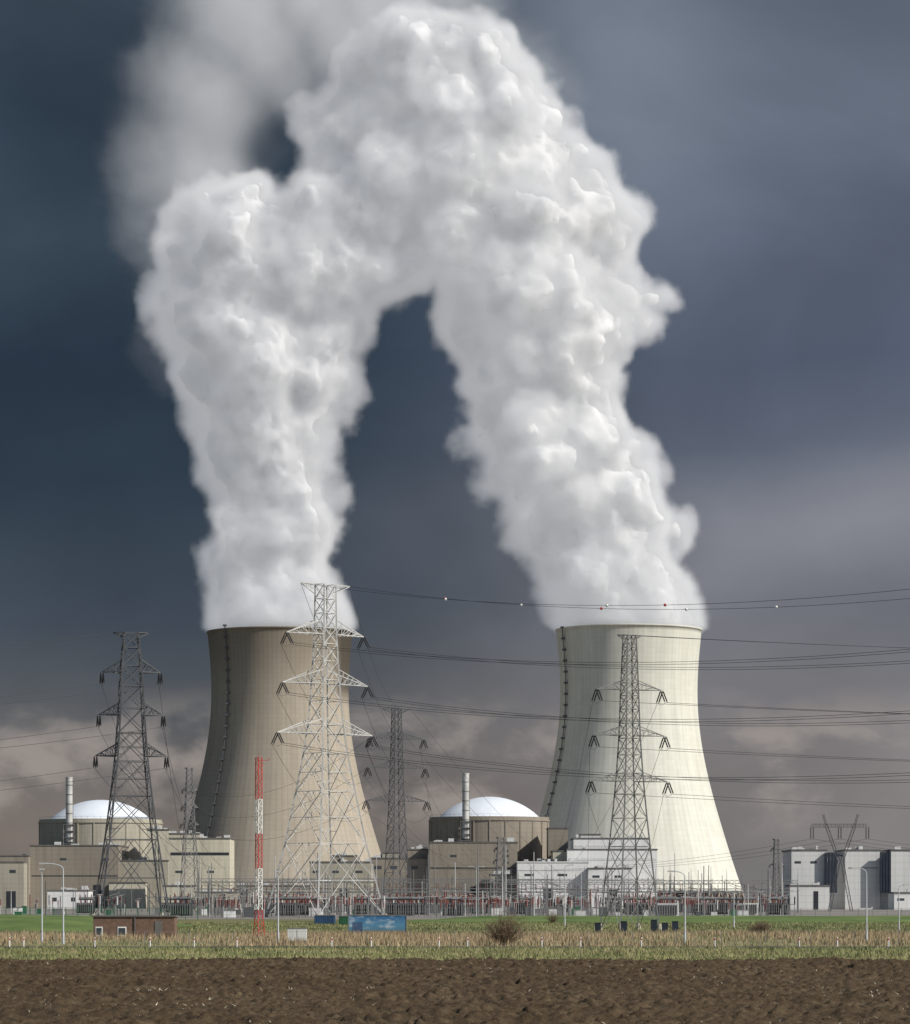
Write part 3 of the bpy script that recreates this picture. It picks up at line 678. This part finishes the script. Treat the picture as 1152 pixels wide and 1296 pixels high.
# ---------------- street lamps and posts
def lamp(px,Y,top,arm=0,dbl=False):
    mb=MB();x=X(px,Y);z=Z(top,Y);mb.beam((x,Y,0),(x,Y,1.1),.12,0,10,.11);mb.beam((x,Y,1.1),(x,Y,z-.5),.085,0,10,.05)
    for s in ((-1,1) if dbl else (arm,)):
        if s==0: mb.beam((x,Y,z-.5),(x,Y,z),.05,0);mb.box(x-.25,x+.25,Y-.15,Y+.15,z,z+.12,0);continue
        L=abs(s)*1.5 if not dbl else .9;sg_=1 if s>0 else -1;prev=Vector((x,Y,z-.5))
        for i in range(1,7):
            t=i/6*math.pi/2;p=Vector((x+sg_*L*(1-math.cos(t)),Y,z-.5+.5*math.sin(t)));mb.beam(prev,p,.045,0,6);prev=p
        a,b=sorted((prev.x,prev.x+sg_*.7));mb.box(a,b,Y-.14,Y+.14,prev.z-.06,prev.z+.08,1)
    mb.obj("street_lamp",[M['pole'],M['steelL']])
lamp(80,306,1093,-1);lamp(53,318,1101,0);lamp(352,312,1104,0);lamp(867,310,1103,-.6);lamp(1097,320,1099,-.5);lamp(715,520,1095,.5);lamp(676,700,1096,0);lamp(603,640,1097,0,True);lamp(929,480,1128,-.4);lamp(1138,420,1120,.4)
mb=MB()
for p in (12,30,120,190,246,300,420,470,556,592,686,735,812,905,1012,1060,1125): 
    x=X(p,286);mb.beam((x,286,0),(x,286,.85),.05,0,8);mb.box(x-.055,x+.055,285.94,286.06,.62,.74,1)
mb.obj("road_marker_posts",[M['wpaint'],M['red']])
mb=MB()
for i,p in enumerate((757,790,828,842,855)):
    Y=425;x=X(p,Y);mb.box(x-.38,x+.38,Y,Y+.7,0,1.1+.2*(i%3),0);mb.box(x-.42,x+.42,Y-.04,Y+.74,1.1+.2*(i%3)+.002,1.18+.2*(i%3),0)
mb.obj("pylon_foot_guards",[M['louv']])

# ---------------- ground, road, verge, embankment, field
def tab(seed): return np.random.RandomState(seed).rand(256,256).astype(np.float32)
def vn(x,y,seed):
    T=tab(seed);xi=np.floor(x).astype(int);yi=np.floor(y).astype(int);fx=x-xi;fy=y-yi
    fx=fx*fx*(3-2*fx);fy=fy*fy*(3-2*fy);a=T[xi%256,yi%256];b=T[(xi+1)%256,yi%256];c=T[xi%256,(yi+1)%256];e_=T[(xi+1)%256,(yi+1)%256]
    return (a*(1-fx)+b*fx)*(1-fy)+(c*(1-fx)+e_*fx)*fy
gm=mat("ground_grass",(.075,.11,.03),.95,.3,.03,col2=(.17,.15,.07))
b=MB();b.add([(-9000,-300,0),(9000,-300,0),(9000,20000,0),(-9000,20000,0)],[(0,1,2,3)]);b.obj("ground",[gm])
ym=mat("yard_gravel",(.22,.20,.18),.95,.2,.2)
b=MB();b.add([(-420,715,.004),(420,715,.004),(420,2200,.004),(-420,2200,.004)],[(0,1,2,3)]);b.obj("plant_yard",[ym])
xs=np.concatenate([np.linspace(-400,-46,60),np.arange(-45,45.01,.13),np.linspace(46,400,60)]);ys=np.arange(70,212,.14)
XX,YY=np.meshgrid(xs,ys)
wx=XX+.5*vn(XX/.9,YY/.9,41);wy=YY+.5*vn(XX/.9+9,YY/.9,42)
h=.12*vn(wx/1.3,wy/1.3,1)+.17*(1-np.abs(2*vn(wx/.5+5,wy/.5,2)-1))*vn(XX/2.3,YY/2.3,9)+.20*vn(wx/.27,wy/.27,3)**2+.05*np.sin(YY*2*math.pi/2.1+3*vn(XX/5,YY/5,4))
cl=np.clip(vn(wx/.36+31,wy/.36,15)-.7,0,1)*1.1
h=(h+cl*.5)*(.75+.5*vn(XX/11,YY/7,6))
edge=211.3+.9*vn(XX/1.1,YY*0+3,77)-.9*vn(XX/6,YY*0+8,78)
h*=np.clip((edge-YY)/1.5,0,1);h+=.02
V=np.stack([XX.ravel(),YY.ravel(),h.ravel()],1);nx,ny=len(xs),len(ys)
I=np.arange(nx*ny).reshape(ny,nx);Fq=np.stack([I[:-1,:-1].ravel(),I[:-1,1:].ravel(),I[1:,1:].ravel(),I[1:,:-1].ravel()],1)
fm=bpy.data.materials.new("ploughed_soil");fm.use_nodes=True;g=G(fm.node_tree);bb=g.N['Principled BSDF']
p=g.N.new('ShaderNodeNewGeometry').outputs['Position']
c=g.ramp(g.noise(p,2.4,6,.75),[(.3,(.046,.031,.018,1)),(.5,(.080,.056,.033,1)),(.7,(.13,.096,.058,1))])
c=g.mix(g.mapr(g.noise(p,.09,3),.4,.65),c,g.mix(1.,c,(.78,.76,.73,1),'MULTIPLY'));g.L.new(c,bb.inputs['Base Color']);bb.inputs['Roughness'].default_value=.95;bb.inputs['Specular IOR Level'].default_value=.15
bn=g.N.new('ShaderNodeBump');bn.inputs['Strength'].default_value=.7;bn.inputs['Distance'].default_value=.1;g.L.new(g.noise(p,9,4,.7),bn.inputs['Height']);g.L.new(bn.outputs[0],bb.inputs['Normal'])
npmesh("ploughed_field",V,Fq,[fm],False)
def blades(name,n,xr,yr,hr,wr,m,seed,zf=None,dens=None,lean=.35):
    r=np.random.RandomState(seed);x=r.uniform(xr[0],xr[1],n);y=r.uniform(yr[0],yr[1],n)
    if dens: k=r.rand(n)<dens(x,y);x=x[k];y=y[k];n=len(x)
    hh=r.uniform(hr[0],hr[1],n);ww=r.uniform(wr[0],wr[1],n);a=r.uniform(0,math.pi,n);lx=r.normal(0,lean,n)*hh;ly=r.normal(0,lean,n)*hh
    z=zf(x,y) if zf else np.zeros(n)
    p0=np.stack([x-ww*np.cos(a),y-ww*np.sin(a),z],1);p1=np.stack([x+ww*np.cos(a),y+ww*np.sin(a),z],1);p2=np.stack([x+lx,y+ly,z+hh],1)
    V=np.stack([p0,p1,p2],1).reshape(-1,3);return npmesh(name,V,np.arange(n*3).reshape(-1,3),[m])
straw=mat("straw",(.5,.45,.34),.8,.25,.7)
blades("crop_stubble",5000,(-45,45),(95,211),(.05,.16),(.012,.04),straw,5,zf=lambda x,y:.20+0*x,lean=1.2)
gr=mat("grass_blades",(.10,.14,.045),.8,.3,.25,col2=(.23,.22,.10))
gd=mat("dry_grass_blades",(.33,.28,.16),.85,.25,.3)
rd=mat("reed_blades",(.31,.235,.145),.85,.3,.25)
vmz=mat("verge_turf",(.115,.145,.045),.95,.3,.12,col2=(.23,.21,.10))
b=MB();b.add([(-400,209.5,.016),(400,209.5,.016),(400,277,.03),(-400,277,.03)],[(0,1,2,3)]);b.obj("grass_verge",[vmz])
blades("verge_grass",62000,(-60,60),(210.2,277),(.10,.34),(.02,.05),gr,6)
blades("verge_dry_grass",42000,(-60,60),(210.5,277),(.15,.42),(.015,.04),gd,7,dens=lambda x,y:np.clip((vn(x/7,y/9,12)-.42)*2.5,.04,1))
am=mat("asphalt",(.055,.053,.052),.9,.2,.6)
e=empty("road");b=MB();b.add([(-600,279,.034),(600,279,.034),(600,286,.034),(-600,286,.034)],[(0,1,2,3)]);b.obj("asphalt",[am],e)
b=MB()
for y0,y1 in((279.3,279.45),(285.5,285.65)): b.add([(-600,y0,.038),(600,y0,.038),(600,y1,.038),(-600,y1,.038)],[(0,1,2,3)])
for i in range(-60,60): b.add([(i*9,282.45,.038),(i*9+3,282.45,.038),(i*9+3,282.6,.038),(i*9,282.6,.038)],[(0,1,2,3)])
b.obj("painted_lines",[M['wpaint']],e)
dm=mat("reed_bed_soil",(.22,.175,.10),.95,.25,.1,col2=(.19,.19,.09))
b=MB();b.add([(-400,290,.02),(400,290,.02),(400,400,.02),(-400,400,.02)],[(0,1,2,3)]);b.obj("reed_bed",[dm])
blades("reeds",110000,(-75,75),(290,400),(.2,.8),(.02,.055),rd,8,dens=lambda x,y:np.clip((vn(x/9,y/14,21)-.36)*2.4,.06,1)*np.where((y>355)&(x<-22),.3,1),lean=.2)
blades("reed_bed_grass",20000,(-75,75),(288,400),(.15,.4),(.03,.06),gr,18,dens=lambda x,y:np.clip((.58-vn(x/9,y/14,21))*2.4,.05,1))
def bank(name,x0,x1,y0,y1,hh,seed):
    xs=np.arange(x0,x1,2.5);ys=np.linspace(y0,y1,26);XX,YY=np.meshgrid(xs,ys);t=(YY-y0)/(y1-y0)
    e_=np.clip((XX-x0)/14,0,1)*np.clip((x1-XX)/14,0,1)
    h=hh*np.sin(math.pi*t)**.8*e_*(.85+.3*vn(XX/18,YY/18,seed))+.012
    V=np.stack([XX.ravel(),YY.ravel(),h.ravel()],1);I=np.arange(V.shape[0]).reshape(XX.shape)
    Fq=np.stack([I[:-1,:-1].ravel(),I[:-1,1:].ravel(),I[1:,1:].ravel(),I[1:,:-1].ravel()],1)
    return npmesh(name,V,Fq,[bankm],True)
bankm=mat("bank_grass",(.07,.13,.03),.95,.25,.08,col2=(.13,.17,.05),bump=.5)
bank("grass_embankment",-260,X(232,480),430,540,1.8,31)
bank("grass_embankment",X(520,640),300,600,695,1.1,33)
blades("bank_grass_blades",30000,(-90,110),(402,600),(.15,.4),(.04,.08),gr,9)
def bush(px,Y,hh,wd,n,seed):
    r=random.Random(seed);mb=MB();x=X(px,Y)
    for i in range(n):
        a=r.uniform(0,2*math.pi);t=r.random()**.6;p=Vector((x+r.uniform(-.4,.4)*wd*.3,Y+r.uniform(-.4,.4)*wd*.3,0))
        dirv=Vector((math.cos(a)*t*wd*.55,math.sin(a)*t*wd*.55,hh*math.sqrt(max(.08,1-t*t*.8))*r.uniform(.6,1.05)))
        q=p;k=4
        for j in range(k):
            nq=p+dirv*((j+1)/k)+Vector((r.gauss(0,.05),r.gauss(0,.05),0))
            mb.beam(q,nq,.02*(1-j/k*.6),0,3)
            for _ in range(2):
                tw=nq+Vector((r.gauss(0,.22),r.gauss(0,.22),r.uniform(.05,.35)));mb.beam(nq,tw,.010,0,3)
            q=nq
    mb.obj("bare_bush",[twig])
twig=mat("bare_twigs",(.15,.105,.07),.9,.3,1)
bush(640,296,2.9,3.8,190,1);bush(965,392,1.7,2.0,90,2);bush(958,398,1.2,1.8,60,3);bush(700,600,2.2,3,60,4)
